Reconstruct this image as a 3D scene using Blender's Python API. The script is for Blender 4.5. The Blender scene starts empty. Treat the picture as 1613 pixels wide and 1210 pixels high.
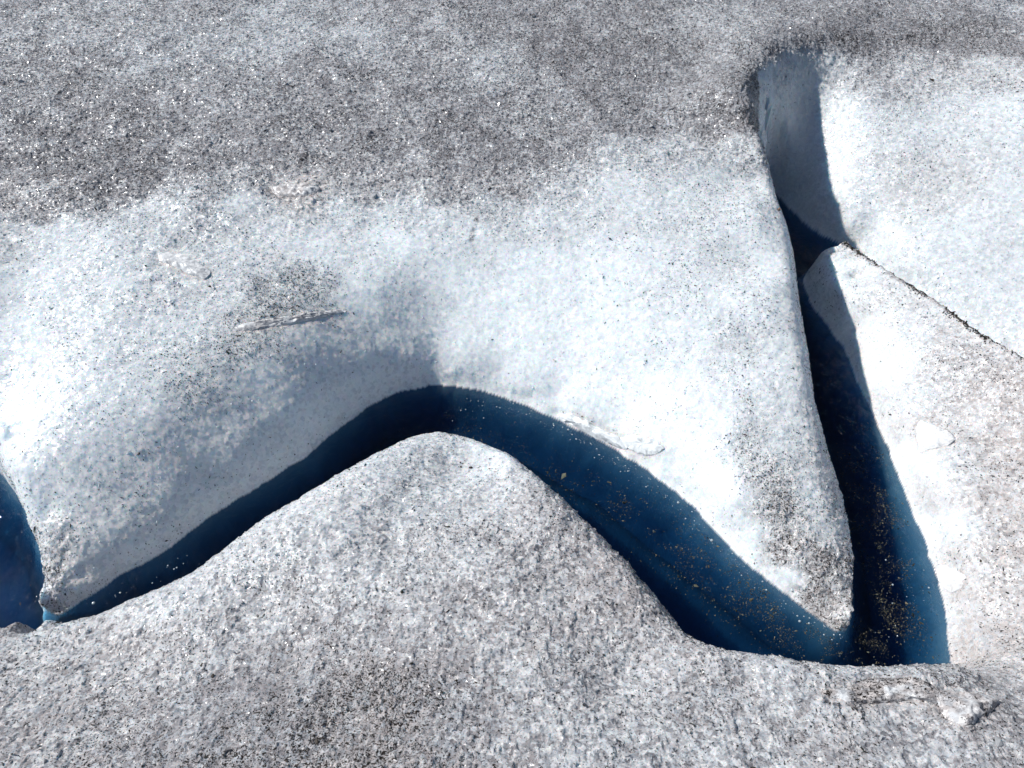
import bpy, math
import numpy as np
from mathutils import Vector

# ------------------------------------------------------------------ camera, sky, sun, exposure
scene = bpy.context.scene
CAM_H, DEP, HF = 2.3, math.radians(47.0), math.tan(math.radians(33.0))
cam = bpy.data.objects.new('camera', bpy.data.cameras.new('camera'))
scene.collection.objects.link(cam)
cam.location = (0, 0, CAM_H)
cam.rotation_euler = (math.pi / 2 - DEP, 0, 0)
cam.data.sensor_fit = 'HORIZONTAL'
cam.data.angle = math.radians(66.0)
cam.data.clip_start, cam.data.clip_end = 0.05, 500
scene.camera = cam

SUN_EL, SUN_PHI = math.radians(41), math.radians(16)
S = Vector((-math.cos(SUN_PHI) * math.cos(SUN_EL), math.sin(SUN_PHI) * math.cos(SUN_EL), math.sin(SUN_EL)))
world = bpy.data.worlds.new('World'); scene.world = world; world.use_nodes = True
wn = world.node_tree
sky = wn.nodes.new('ShaderNodeTexSky'); sky.sky_type = 'NISHITA'; sky.sun_disc = False
sky.sun_elevation = SUN_EL; sky.sun_rotation = math.atan2(S.x, S.y); sky.altitude = 900
bg = wn.nodes['Background']; bg.inputs['Strength'].default_value = 0.052
wn.links.new(sky.outputs[0], bg.inputs['Color'])
sl = bpy.data.lights.new('sun', 'SUN'); sl.energy = 4.9; sl.angle = math.radians(1.2); sl.color = (1, 0.975, 0.945)
so = bpy.data.objects.new('sun', sl); scene.collection.objects.link(so)
so.rotation_euler = S.to_track_quat('Z', 'Y').to_euler()
scene.view_settings.view_transform = 'Standard'; scene.view_settings.look = 'None'
scene.view_settings.exposure = 0.17; scene.view_settings.gamma = 1.0
scene.view_settings.use_curve_mapping = False
scene.cycles.transparent_max_bounces = 16
scene.cycles.max_bounces = 6; scene.cycles.diffuse_bounces = 3
scene.cycles.sample_clamp_indirect = 4.0
scene.cycles.use_adaptive_sampling = True; scene.cycles.adaptive_threshold = 0.02

# ------------------------------------------------------------------ helpers
C47, S47 = math.cos(DEP), math.sin(DEP)
def ray(px, py):
    nx = (np.asarray(px, float) - 806.5) / 806.5 * HF
    ny = -(np.asarray(py, float) - 605.0) / 806.5 * HF
    return nx, C47 + ny * S47, -S47 + ny * C47
def P(px, py, z):                       # survey point: where a sight line meets the level z
    dx, dy, dz = ray(px, py)
    t = (np.asarray(z, float) - CAM_H) / dz
    return np.stack([dx * t, dy * t], -1)

def hsh(ix, iy, s):
    n = (ix.astype(np.int64) * 374761393 + iy.astype(np.int64) * 668265263 + s * 974634777) & 0xFFFFFFFF
    n = ((n ^ (n >> 13)) * 1274126177) & 0xFFFFFFFF
    n = ((n ^ (n >> 16)) * 2246822519) & 0xFFFFFFFF
    return ((n ^ (n >> 15)) & 0xFFFFFF) / float(0xFFFFFF)
def vnoise(x, y, s=0):
    ix, iy = np.floor(x), np.floor(y); fx, fy = x - ix, y - iy
    fx = fx * fx * fx * (fx * (fx * 6 - 15) + 10); fy = fy * fy * fy * (fy * (fy * 6 - 15) + 10)
    a, b = hsh(ix, iy, s), hsh(ix + 1, iy, s); c, d = hsh(ix, iy + 1, s), hsh(ix + 1, iy + 1, s)
    return (a + (b - a) * fx) * (1 - fy) + (c + (d - c) * fx) * fy - 0.5
def fbm(x, y, s=0, octv=4, gain=0.5):
    r, a = 0, 1.0
    for o in range(octv):
        r = r + a * vnoise(x * 2 ** o + 17.3 * o, y * 2 ** o - 9.1 * o, s + o); a *= gain
    return r
def worley(x, y, s=0):                  # nearest cell: distance, tilted-facet height, random value
    ix, iy = np.floor(x), np.floor(y)
    best = np.full(x.shape, 9.0); bh = np.zeros(x.shape); br = np.zeros(x.shape)
    for ox in (-1, 0, 1):
        for oy in (-1, 0, 1):
            cx, cy = ix + ox, iy + oy
            dx = x - cx - hsh(cx, cy, s); dy = y - cy - hsh(cx, cy, s + 1)
            d = dx * dx + dy * dy; m = d < best
            best[m] = d[m]
            br[m] = hsh(cx[m], cy[m], s + 2)
            bh[m] = (br[m] - .5) + (hsh(cx[m], cy[m], s + 3) - .5) * 1.6 * dx[m] + (hsh(cx[m], cy[m], s + 4) - .5) * 1.6 * dy[m]
    return np.sqrt(best), bh, br
def sm(a, b, x):
    t = np.clip((x - a) / (b - a), 0, 1); return t * t * (3 - 2 * t)

# ------------------------------------------------------------------ terrain survey
def resample(xyz, step):
    xyz = np.asarray(xyz, float)
    d = np.r_[0, np.cumsum(np.linalg.norm(np.diff(xyz[:, :2], axis=0), axis=1))]
    n = max(2, int(d[-1] / step) + 1); t = np.linspace(0, d[-1], n)
    return np.stack([np.interp(t, d, xyz[:, k]) for k in range(3)], -1)
def poly(pts):
    pts = np.array(pts, float)
    return np.c_[P(pts[:, 0], pts[:, 1], pts[:, 2]), pts[:, 2]]
def normals2(l):
    d = np.gradient(l[:, :2], axis=0); d /= np.linalg.norm(d, axis=1)[:, None] + 1e-9
    return np.stack([-d[:, 1], d[:, 0]], -1)

near_crest = poly([(-500, 960, .16), (-150, 985, .13), (0, 992, .12), (60, 990, .12), (160, 968, .13), (300, 905, .15), (400, 830, .15),
    (500, 765, .14), (600, 710, .10), (645, 692, .07), (690, 681, .05), (740, 692, .07), (800, 715, .11), (870, 770, .15), (930, 830, .165),
    (990, 890, .175), (1040, 950, .19), (1080, 1000, .215), (1120, 1020, .24), (1200, 1035, .27), (1290, 1048, .27),
    (1400, 1050, .27), (1490, 1046, .26)])
spur_crest = poly([(1187, 213, .46), (1200, 235, .44), (1212, 270, .405), (1225, 320, .36), (1240, 360, .33), (1250, 400, .315),
    (1258, 470, .285), (1272, 550, .255), (1280, 620, .23), (1295, 680, .185), (1310, 740, .145), (1325, 800, .11), (1335, 860, .09),
    (1337, 940, .05), (1335, 975, .03), (1330, 1008, .005)])
left_crest = poly([(-400, 430, .34), (-160, 560, .285), (-60, 640, .258), (0, 710, .243), (30, 770, .20), (65, 840, .13), (75, 900, .08), (68, 955, .03)])
ridge = poly([(1330, 380, .16), (1400, 425, .240), (1440, 450, .255), (1480, 475, .275), (1540, 520, .308), (1613, 562, .335), (1750, 640, .36), (2000, 780, .40)])
far_wl = poly([(x, y, 0) for x, y in [(75, 977), (150, 937), (190, 906), (250, 876), (326, 818), (400, 771), (482, 720), (527, 680),
    (577, 642), (628, 617), (690, 606), (760, 616), (830, 640), (900, 672), (960, 703), (1020, 742), (1075, 782), (1130, 842), (1180, 892),
    (1230, 932), (1298, 980), (1327, 1006)]])
tongue_wl = poly([(x, y, 0) for x, y in [(1264, 440), (1275, 475), (1300, 510), (1330, 550), (1350, 600), (1375, 650), (1400, 710), (1430, 790),
    (1455, 850), (1475, 910), (1490, 970), (1496, 1048)]])
wall_wl = poly([(x, y, 0) for x, y in [(1215, 300), (1235, 320), (1262, 348), (1290, 368), (1315, 380), (1345, 392), (1400, 440), (1480, 492), (1613, 577), (1900, 730)]])
rim = poly([(1187, 213, .46), (1195, 190, .48), (1210, 150, .51), (1240, 108, .535), (1290, 84, .545), (1400, 82, .55), (1500, 80, .56), (1613, 84, .60), (1900, 90, .66)])
centre = poly([(x, y, 0) for x, y in [(-500, 700), (-200, 720), (-60, 780), (10, 860), (25, 950), (60, 984), (150, 952), (300, 872), (480, 745), (600, 655), (690, 643), (800, 680),
    (950, 760), (1100, 880), (1230, 985), (1330, 1030), (1400, 950), (1375, 800), (1330, 650), (1290, 530), (1262, 462), (1256, 425), (1262, 402), (1300, 397),
    (1345, 410), (1400, 452), (1480, 505), (1613, 592), (1900, 745)]])
cdepth = [-.35, -.35, -.35, -.30, -.18, -.12, -.24, -.35, -.40, -.40, -.40, -.38, -.40, -.42, -.42, -.42, -.42, -.40, -.38, -.34, -.28, -.24, -.28, -.28, -.25, -.25, -.25, -.25, -.25]
centre[:, 2] = cdepth

land = poly([
 (-500, -50, .66), (0, -60, .63), (400, -60, .63), (806, -60, .64), (1200, -60, .64), (1613, -60, .67), (2100, -50, .7),
 (0, 20, .58), (400, 20, .59), (806, 20, .6), (1200, 20, .6), (1613, 20, .63),
 (0, 120, .53), (400, 120, .54), (806, 120, .545), (1100, 120, .54), (0, 230, .48), (300, 240, .475), (600, 250, .45), (850, 230, .465), (1050, 180, .505),
 (-400, 250, .5), (-200, 350, .45), (0, 310, .45), (300, 310, .445), (600, 330, .395), (800, 320, .405), (1000, 230, .49), (1130, 215, .475),
 (0, 420, .41), (200, 420, .41), (400, 400, .392), (550, 390, .37), (700, 390, .36), (850, 380, .365), (1000, 330, .42), (1100, 320, .43), (1170, 300, .395),
 (0, 500, .37), (100, 520, .365), (300, 500, .36), (450, 480, .338), (600, 450, .318), (750, 450, .28), (900, 450, .30), (1050, 450, .35), (1180, 420, .34),
 (0, 600, .308), (60, 600, .33), (200, 600, .335), (330, 590, .305), (450, 550, .285), (560, 510, .243), (650, 490, .23), (720, 500, .21), (830, 530, .20), (950, 550, .215), (1080, 560, .255), (1200, 560, .285),
 (0, 650, .278), (22, 690, .262), (-40, 660, .262), (30, 700, .265), (150, 720, .25), (260, 680, .25), (360, 640, .228), (460, 600, .215), (560, 560, .168), (640, 545, .148), (690, 530, .145), (710, 560, .103), (790, 590, .07), (880, 620, .07),
 (980, 650, .10), (1100, 680, .175), (1220, 700, .20), (80, 800, .165),
 (130, 820, .15), (220, 800, .115), (320, 740, .11), (430, 690, .10), (540, 630, .07), (100, 890, .085), (130, 910, .045),
 (1060, 735, .06), (1150, 790, .12), (1250, 820, .135), (1200, 870, .055), (1280, 900, .075), (1310, 950, .03),
 # far right slope
 (1345, 150, .445), (1345, 200, .358), (1345, 300, .207), (1340, 360, .08), (1480, 130, .50), (1480, 200, .42), (1480, 320, .26), (1480, 440, .09),
 (1613, 140, .54), (1613, 200, .48), (1613, 320, .33), (1613, 440, .17), (1613, 520, .07), (1900, 300, .42), (1400, 380, .11), (1400, 250, .33),
 (1250, 160, .38), (1250, 240, .20), (1225, 200, .34), (1228, 260, .19), (1300, 120, .45), (1300, 160, .375), (1300, 200, .305), (1300, 300, .155),
 # tongue
 (1275, 417, .05), (1305, 411, .07), (1320, 394, .11), (1290, 440, .06), (1340, 450, .11), (1345, 520, .05), (1400, 560, .12), (1500, 640, .165), (1600, 700, .20), (1450, 700, .10),
 (1530, 780, .165), (1613, 800, .20), (1500, 900, .065), (1560, 920, .13), (1613, 950, .15), (1530, 1010, .08), (1580, 1000, .12), (1900, 850, .28), (1415, 640, .085),
 # near bank
 (-300, 1060, .24), (0, 1060, .22), (200, 1040, .22), (400, 950, .24), (600, 830, .22), (700, 765, .15), (728, 738, .085), (770, 735, .115), (800, 800, .215), (900, 900, .235), (500, 1050, .33), (800, 1000, .34),
 (1000, 1050, .31), (1200, 1100, .36), (1400, 1120, .38), (1600, 1100, .36), (1600, 1040, .26), (1900, 1040, .33), (0, 1210, .4), (400, 1210, .46), (800, 1210, .47),
 (1200, 1210, .46), (1613, 1210, .46), (-400, 1300, .5), (0, 1400, .55), (800, 1400, .6), (1613, 1400, .58), (2000, 1300, .55)])
land = np.r_[land, [[-3, -1, .65, ], [0, -1, .7], [3, -1, .65], [-5, 2.0, .55], [-5, 4, .65], [5, 4, .75], [5, 2, .5], [0, 6.5, .8], [-4, 6.5, .8], [4, 6.5, .85], [5, 0, .6], [-5, 0, .6]]]

prim, low = [land], []
def add_line(l, side=0, offs=(), step=.055):
    r = resample(l, step); prim.append(r)
    n = normals2(r) * side
    for o, dz in offs:
        oo = np.broadcast_to(o if np.isscalar(o) else np.interp(np.arange(len(r)), [0, len(r) - 1], o), (len(r),))
        low.append(np.c_[r[:, :2] + n * oo[:, None], dz(r[:, 2]) if callable(dz) else np.full(len(r), dz)])
add_line(near_crest, 1, [(.018, lambda z: z * .75), (.045, lambda z: z * .1), (.08, -.2)])
add_line(spur_crest, 1, [(.014, lambda z: z * .88), (.055, lambda z: z * .25), (.08, -.08), (.11, -.25)])
add_line(left_crest, -1, [(.02, lambda z: z * .8), (.07, lambda z: z * .15), (.10, -.10)])
add_line(ridge, 1, [(-.025, lambda z: z - .004), (-.06, lambda z: z - .016), (-.12, lambda z: z - .045), (.02, lambda z: z * .7), (.06, lambda z: z * .2), (.09, -.05)])
add_line(far_wl, -1, [(.02, -.06), (.06, -.24)])
add_line(tongue_wl, -1, [(.02, -.07), (.055, -.25)])
add_line(wall_wl, -1, [(.04, -.07)])
add_line(rim)
prim = np.concatenate(prim)
bed = resample(centre, .06)
low = np.concatenate(low + [bed])
dmin = np.sqrt(((low[:, None, :2] - prim[None, :, :2]) ** 2).sum(-1))
low = low[dmin.min(1) > .012]
ctl = np.concatenate([prim, low])
key = np.round(ctl[:, :2] / .012).astype(int)
_, ui = np.unique(key, axis=0, return_index=True); ctl = ctl[np.sort(ui)]
def kern(r2): return -np.sqrt(r2 + .02 ** 2)
n = len(ctl)
A = np.zeros((n + 3, n + 3))
A[:n, :n] = kern(((ctl[:, None, :2] - ctl[None, :, :2]) ** 2).sum(-1)) + np.eye(n) * 1.5e-3
A[:n, n:] = np.c_[np.ones(n), ctl[:, :2]]; A[n:, :n] = A[:n, n:].T
wts = np.linalg.solve(A, np.r_[ctl[:, 2], 0, 0, 0])
GX0, GX1, GY0, GY1, GS = -5.0, 5.0, -1.0, 6.6, .016
gx = np.arange(GX0, GX1, GS); gy = np.arange(GY0, GY1, GS)
XX, YY = np.meshgrid(gx, gy)
q = np.stack([XX.ravel(), YY.ravel()], -1).astype(np.float32)
cf = ctl.astype(np.float32); wf = wts.astype(np.float32)
ZZ = np.empty(len(q), np.float32)
for i in range(0, len(q), 20000):
    b = q[i:i + 20000]
    r2 = (b ** 2).sum(1)[:, None] + (cf[:, :2] ** 2).sum(1)[None] - 2 * b @ cf[:, :2].T
    ZZ[i:i + 20000] = -np.sqrt(np.maximum(r2, 0) + .02 ** 2) @ wf[:n] + wf[n] + b @ wf[n + 1:]
ZZ = ZZ.reshape(XX.shape).astype(float)
# round off the open slopes, keep the crests and shores crisp
def blur(Z, sg):
    k_ = np.arange(-int(3 * sg), int(3 * sg) + 1); g_ = np.exp(-.5 * (k_ / sg) ** 2); g_ /= g_.sum(); p_ = len(k_) // 2
    Zp = np.pad(Z, p_, mode='edge')
    Zp = sum(g_[i] * Zp[i:i + Z.shape[0]] for i in range(len(k_)))
    return sum(g_[i] * Zp[:, i:i + Z.shape[1]] for i in range(len(k_)))
dk = np.full(XX.size, 9.0)
for l_ in (near_crest, spur_crest, left_crest, ridge, far_wl, tongue_wl, wall_wl):
    rl_ = resample(l_, .02)[:, :2].astype(np.float32)
    for i in range(0, len(q), 40000):
        b_ = q[i:i + 40000]
        dk[i:i + 40000] = np.minimum(dk[i:i + 40000], (b_ ** 2).sum(1) + ((rl_ ** 2).sum(1)[:, None] - 2 * rl_ @ b_.T).min(0))
dk = np.sqrt(np.maximum(dk, 0)).reshape(XX.shape)
kw = np.clip((dk - .02) / .12, 0, 1); kw = kw * kw * (3 - 2 * kw)
mk = np.clip((ZZ - .02) / .12, .15, 1)
ZZ = ZZ + (blur(ZZ * mk, 3.4) / blur(mk, 3.4) - ZZ) * kw * np.clip(ZZ / .08, 0, 1)
def cub(t): return [((-t + 2) * t - 1) * t / 2, ((3 * t - 5) * t * t + 2) / 2, ((-3 * t + 4) * t + 1) * t / 2, (t - 1) * t * t / 2]
def base_z(x, y):                       # smooth terrain (bicubic look-up in the survey grid)
    u = np.clip((x - GX0) / GS, 1, len(gx) - 3.001); v = np.clip((y - GY0) / GS, 1, len(gy) - 3.001)
    iu, iv = u.astype(int), v.astype(int); cu, cv = cub(u - iu), cub(v - iv)
    r = 0
    for a in range(4):
        s = 0
        for b in range(4): s = s + cu[b] * ZZ[iv + a - 1, iu + b - 1]
        r = r + cv[a] * s
    return r
def hit(px, py):                        # where a sight line first meets the smooth terrain
    dx, dy, dz = ray(px, py)
    t = np.linspace(1.2, 6.5, 1500)
    px_ = np.atleast_1d(dx)[:, None] * t; py_ = np.atleast_1d(dy)[:, None] * t; pz = CAM_H + np.atleast_1d(dz)[:, None] * t
    below = pz < base_z(px_, py_)
    k = below.argmax(1); i = np.arange(len(k))
    return np.stack([px_[i, k], py_[i, k], pz[i, k]], -1)

# ------------------------------------------------------------------ dirt survey: pixel, dust film, grit, warm tint
D = np.array([
 (0,0,.5,.5,.1),(150,40,.35,.45,.1),(300,10,.45,.5,.1),(400,50,.3,.4,0),(600,10,.45,.5,.1),(800,10,.6,.6,.1),(1000,10,.55,.55,.1),(1150,30,.4,.5,.1),(1300,20,.5,.55,.1),(1450,15,.45,.5,.1),(1600,15,.35,.45,0),
 (80,110,.5,.6,.1),(260,80,.35,.45,0),(420,75,.25,.4,0),(560,70,.3,.4,0),(500,110,.6,.6,.1),(770,110,.3,.45,0),(680,100,.5,.5,.1),(900,80,.8,.7,.1),(1020,90,.7,.7,.1),(1120,80,.5,.6,.1),
 (80,180,.65,.65,.1),(230,200,.7,.7,.1),(350,150,.6,.6,.1),(470,200,.75,.7,.1),(620,170,.7,.7,.1),(720,190,.75,.7,.1),(860,160,.6,.6,.1),(960,150,.75,.75,.1),(1060,160,.75,.75,.1),(1140,140,.8,.8,.1),
 (60,270,.85,.8,.1),(130,250,.85,.8,.1),(200,280,.8,.7,.1),(330,260,.75,.7,.1),(460,240,.75,.7,.1),(600,240,.75,.75,.1),(720,240,.8,.75,.1),(800,250,.8,.75,.1),(880,225,.75,.7,.1),(1000,185,.75,.7,.1),(1100,195,.7,.7,.1),
 (1175,180,.95,.95,.1),(1200,150,1,1,.1),(1230,108,1,1,.1),(1280,85,1,1,.1),(1340,72,.9,.95,.1),(1420,60,.7,.75,.1),(1520,62,.65,.75,.1),(1600,65,.55,.65,.1),
 (0,320,.7,.6,.3),(90,315,.6,.55,.2),(300,300,.45,.5,.1),(420,290,.5,.5,.2),(465,302,.45,.4,.9),(600,295,.6,.5,.2),(700,300,.6,.5,.2),(800,290,.65,.6,.2),(870,275,.5,.5,.1),
 (0,370,.2,.2,.3),(100,375,.1,.15,0),(250,340,.2,.25,0),(400,330,.2,.25,0),(550,345,.2,.2,0),(650,340,.2,.2,0),(780,330,.3,.35,0),(900,300,.3,.35,.1),(1000,240,.3,.45,.1),(1080,225,.3,.45,.1),(1160,230,.35,.5,.1),
 (20,450,.05,.15,0),(150,430,.12,.25,0),(280,440,.2,.3,.1),(380,420,.15,.3,0),(500,390,.05,.1,0),(620,380,.02,.05,0),(740,370,.08,.12,0),(860,340,.12,.2,0),(980,310,.12,.3,0),(1080,300,.12,.4,0),(1160,300,.12,.4,0),
 (20,540,0,.05,0),(120,520,.1,.25,0),(250,520,.12,.3,0),(350,490,.15,.4,0),(430,475,.25,.8,.1),(480,455,.2,.7,.1),(400,500,.2,.7,.2),(350,555,.15,.6,0),(310,590,.12,.5,.1),(560,470,0,.05,0),(700,440,0,.02,0),(850,420,.0,.05,0),(960,420,.03,.2,0),(1050,420,.08,.35,0),(1150,420,.1,.45,0),(1215,420,.05,.2,0),
 (30,640,0,.1,0),(150,640,.05,.25,0),(240,640,.05,.25,0),(400,600,0,.1,0),(520,560,0,.02,0),(640,540,0,0,0),(800,500,0,0,0),(950,520,0,.03,0),(1080,540,.05,.3,0),(1160,560,.15,.55,0),(1230,560,.1,.35,0),
 (100,780,.05,.2,0),(200,740,.05,.2,0),(300,720,.02,.1,0),(450,640,0,.03,0),(600,590,0,.03,0),(720,580,0,0,0),(850,600,0,0,0),(1000,620,0,.02,0),(1120,660,.05,.25,0),(1190,680,.2,.65,.1),(1255,680,.15,.4,0),
 (95,880,.3,.7,.4),(85,920,.45,.9,.5),(75,960,.7,1,.5),(150,890,.1,.3,.2),(200,860,.05,.15,.1),(130,940,.15,.4,.4),(320,780,.05,.1,0),(420,720,.05,.1,0),
 (1050,720,0,.0,0),(1130,780,0,.05,0),(1200,760,.25,.75,.3),(1240,800,.4,.95,.5),(1285,790,.15,.45,0),(1180,850,0,.05,0),(1260,860,.55,1,.6),(1310,850,.15,.5,0),(1240,910,0,.05,0),(1290,910,.65,1,.6),(1325,920,.35,.8,.2),(1310,965,.8,1,.6),
 (1330,400,.15,.3,.3),(1290,430,0,.15,0),(1330,520,0,.08,0),(1400,480,.12,.3,.3),(1400,560,.03,.1,.1),(1500,560,.25,.4,.5),(1600,620,.35,.5,.7),(1360,590,0,.02,0),(1440,620,.08,.15,.3),(1500,660,.2,.25,.6),(1600,720,.33,.45,.8),
 (1430,740,0,.04,0),(1490,760,.15,.15,.5),(1560,800,.3,.35,.8),(1470,850,0,.04,0),(1530,880,.25,.3,.7),(1610,880,.35,.4,.8),(1500,950,.05,.1,.2),(1560,960,.3,.35,.8),(1530,1020,.35,.4,.7),(1600,990,.35,.4,.6),
 (1450,110,.12,.3,.2),(1560,110,.1,.3,.2),(1340,120,.2,.3,.1),(1600,180,0,.1,0),(1500,190,.03,.15,0),(1380,200,.06,.25,0),(1420,290,.12,.35,.4),(1500,280,.1,.25,.3),(1600,300,0,.08,0),(1360,330,.05,.15,0),(1500,380,0,.03,0),(1420,390,.0,.15,0),(1600,470,0,.02,0),(1550,450,0,.03,0),
 (1260,140,.15,.15,0),(1240,180,.12,.12,0),(1250,125,.2,.15,0),(1225,165,.2,.15,0),(1280,108,.25,.2,0),(1310,100,.25,.3,0),(1290,150,.08,.1,0),(1300,200,.03,.1,0),(1260,260,.05,.08,0),(1250,340,0,.1,0),(1212,205,.25,.2,0),
 (30,1020,.4,.4,.2),(150,1000,.4,.4,.3),(300,940,.3,.3,.2),(430,850,.25,.3,.2),(520,800,.2,.25,.4),(620,740,.2,.25,.1),(700,700,.2,.3,.2),(760,710,.12,.15,.0),(650,790,.25,.35,.1),(800,760,.3,.3,.2),(860,800,.4,.35,.3),
 (700,860,.35,.35,.2),(560,900,.3,.3,.2),(850,880,.45,.35,.3),(940,880,.55,.3,.4),(1000,950,.55,.35,.4),(400,980,.35,.35,.2),(250,1030,.42,.4,.3),(100,1080,.45,.5,.3),(30,1150,.55,.65,.3),(200,1130,.5,.6,.2),(330,1120,.55,.65,.1),
 (480,1040,.5,.6,.2),(600,1000,.4,.4,.2),(750,980,.42,.35,.3),(880,980,.42,.4,.3),(1050,1020,.45,.4,.3),(500,1188,1,1,.4),(600,1168,1,1,.4),(560,1198,1,1,.4),(520,1160,1,1,.3),(420,1175,.9,1,.2),(640,1195,.95,1,.3),(450,1140,.75,.85,.1),(550,1170,.95,1,.4),(640,1180,.9,.9,.4),(450,1195,.8,.9,.1),(700,1130,.5,.65,.1),(850,1100,.38,.45,.2),(800,1190,.5,.6,.2),(1000,1100,.38,.45,.2),
 (1000,1190,.4,.5,.1),(1150,1080,.45,.55,.2),(1150,1170,.4,.5,.1),(1250,1060,.35,.5,.1),(1350,1065,.15,.2,0),(1430,1065,.2,.4,0),(1480,1055,.4,.8,.2),(1350,1090,.55,.5,.5),(1450,1090,.6,.6,.5),(1500,1120,.65,.8,.5),(1300,1130,.4,.45,.3),(1400,1170,.42,.5,.1),(1560,1060,.45,.6,.2),(1590,1070,.6,.8,.2),(1560,1130,.5,.6,.2),(1600,1180,.45,.55,.1),(1500,1190,.42,.5,.1),
], float)
D[:, 2] = np.where(D[:, 1] < 130, np.minimum(D[:, 2] + .13, 1), D[:, 2]); D[:, 3] = np.where(D[:, 1] < 130, np.minimum(D[:, 3] + .08, 1), D[:, 3])
dh = hit(D[:, 0], D[:, 1]); DW = np.c_[dh[:, 0], dh[:, 1] + .5 * dh[:, 2], D[:, 2:]]
def dirt(x, y, z):
    yy = y + .5 * z
    wx = x + .07 * fbm(x * 6, yy * 6, 51, 3); wy = yy + .07 * fbm(x * 6 + 9, yy * 6, 57, 3)
    r = np.zeros((len(x), 3), np.float32)
    for i in range(0, len(x), 40000):
        a = np.stack([wx[i:i + 40000], wy[i:i + 40000]], -1).astype(np.float32)
        d2 = (a ** 2).sum(1)[:, None] + (DW[:, :2] ** 2).sum(1)[None].astype(np.float32) - 2 * a @ DW[:, :2].T.astype(np.float32)
        w = 1 / (np.maximum(d2, 0) + .0026) ** 2
        r[i:i + 40000] = (w @ DW[:, 2:].astype(np.float32)) / w.sum(1)[:, None]
    return r
def dist_line(x, y, l, step=.01):
    r = resample(l, step)[:, :2]; lo = r.min(0) - .15; hi = r.max(0) + .15
    d = np.full(len(x), 9.0)
    m = np.where((x > lo[0]) & (x < hi[0]) & (y > lo[1]) & (y < hi[1]))[0]
    for i in range(0, len(m), 20000):
        k = m[i:i + 20000]
        d[k] = np.sqrt(((x[k, None] - r[None, :, 0]) ** 2 + (y[k, None] - r[None, :, 1]) ** 2).min(1))
    return d

# ------------------------------------------------------------------ glacier mesh grid
KS = 1.12                                # vertex spacing, in picture-size units
dep = np.radians(np.arange(78, 17.3, -.0676 * KS)); yv = 1.9 / np.tan(dep)
yv = np.r_[yv[0] - np.geomspace(.012, 5, 26)[::-1], yv, yv[-1] + np.geomspace(.03, 60, 36)]
un = np.arange(-.80, .8001, .001268 * KS)
ext = np.geomspace(.004, 14, 34)
un = np.r_[un[0] - ext[::-1], un, un[-1] + ext]
U, Yg = np.meshgrid(un, yv)
fw = np.maximum(Yg, .2) * C47 + 1.9 * S47
Xg = U * fw
NR, NC = Xg.shape
x, y = Xg.ravel(), Yg.ravel()
zs = base_z(x, y)
drt = dirt(x, y, zs)
def inside(px, py, pg):
    r = np.zeros(len(px), bool); j = len(pg) - 1
    for i in range(len(pg)):
        xi, yi, xj, yj = *pg[i], *pg[j]
        c = ((yi > py) != (yj > py)) & (px < (xj - xi) * (py - yi) / (yj - yi + 1e-12) + xi); r ^= c; j = i
    return r
# explicit shorelines: both banks of the stream, hidden foot included
def off(l, side, o, step=.03):
    r = resample(l, step); return r[:, :2] + normals2(r) * side * (o * np.clip(r[:, 2:] / .15, .08, 1))
def sl3(p, c): return np.c_[p, np.full(len(p), c)]          # shore points with the steepest slope allowed above them
shoreN = np.r_[sl3(off(left_crest, -1, .035), 9), sl3(resample(far_wl, .03)[1:-1, :2], 2.0), sl3(off(spur_crest, 1, .05)[::-1][1:], 9), sl3(resample(wall_wl, .03)[:, :2], 1.8)]
shoreS = np.r_[sl3(off(near_crest, 1, .05)[:-2], 7), sl3(resample(tongue_wl, .03)[::-1][:, :2], 1.8), sl3(poly([(1272, 428, .0), (1290, 411, 0), (1312, 405, 0)])[:, :2], 4), sl3(off(ridge, 1, .065), 7)]
def carve(x, y, z):
    pgw = np.r_[shoreN[:, :2], [[6, shoreN[-1, 1]], [6, shoreS[-1, 1]]], shoreS[::-1, :2], [[-6, shoreS[0, 1]], [-6, shoreN[0, 1]]]]
    xi = x + .008 * fbm(x * 22, y * 22, 83, 2); yi = y + .008 * fbm(x * 22, y * 22 + 7, 87, 2)
    ok_ = (np.abs(x) < 5.8) & (y > .2) & (y < 6)
    ins = inside(xi, yi, pgw) & ok_
    gi = np.clip(((y - GY0) / GS).astype(int), 0, len(gy) - 1); gj = np.clip(((x - GX0) / GS).astype(int), 0, len(gx) - 1)
    k = np.where((ins | (z < .12) | ((z < .5) & (dk[gi, gj] < .15))) & ok_)[0]; xi, yi, ins = xi[k], yi[k], ins[k]
    sh = np.r_[resample(shoreN, .010), resample(shoreS, .010)]; d, cap = np.empty(len(k)), np.empty(len(k))
    for i in range(0, len(k), 10000):
        a, b = xi[i:i + 10000, None], yi[i:i + 10000, None]
        d2_ = (a - sh[None, :, 0]) ** 2 + (b - sh[None, :, 1]) ** 2; m_ = d2_.argmin(1)
        d[i:i + 10000] = np.sqrt(d2_[np.arange(len(m_)), m_]); cap[i:i + 10000] = sh[m_, 2]
    zi = z[k]
    bed_ = -.14 * (1 - np.exp(-(d / .05) ** 2)) - .6 * np.minimum(d, .03) + .02 * fbm(xi * 7, yi * 7, 91, 3) * sm(.0, .08, d)
    z = z.copy(); z[k] = np.where(ins, np.minimum(bed_, -.002), np.minimum(np.maximum(zi, np.minimum(.03, .002 + .55 * d)), .002 + np.where(cap < 3, .7 * d + 40 * d * d, cap * d)))
    w = np.zeros(len(z), bool); w[k] = ins
    return z, w
calm = 1 - np.exp(-(dist_line(x, y, ridge) / .12) ** 2)
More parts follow.
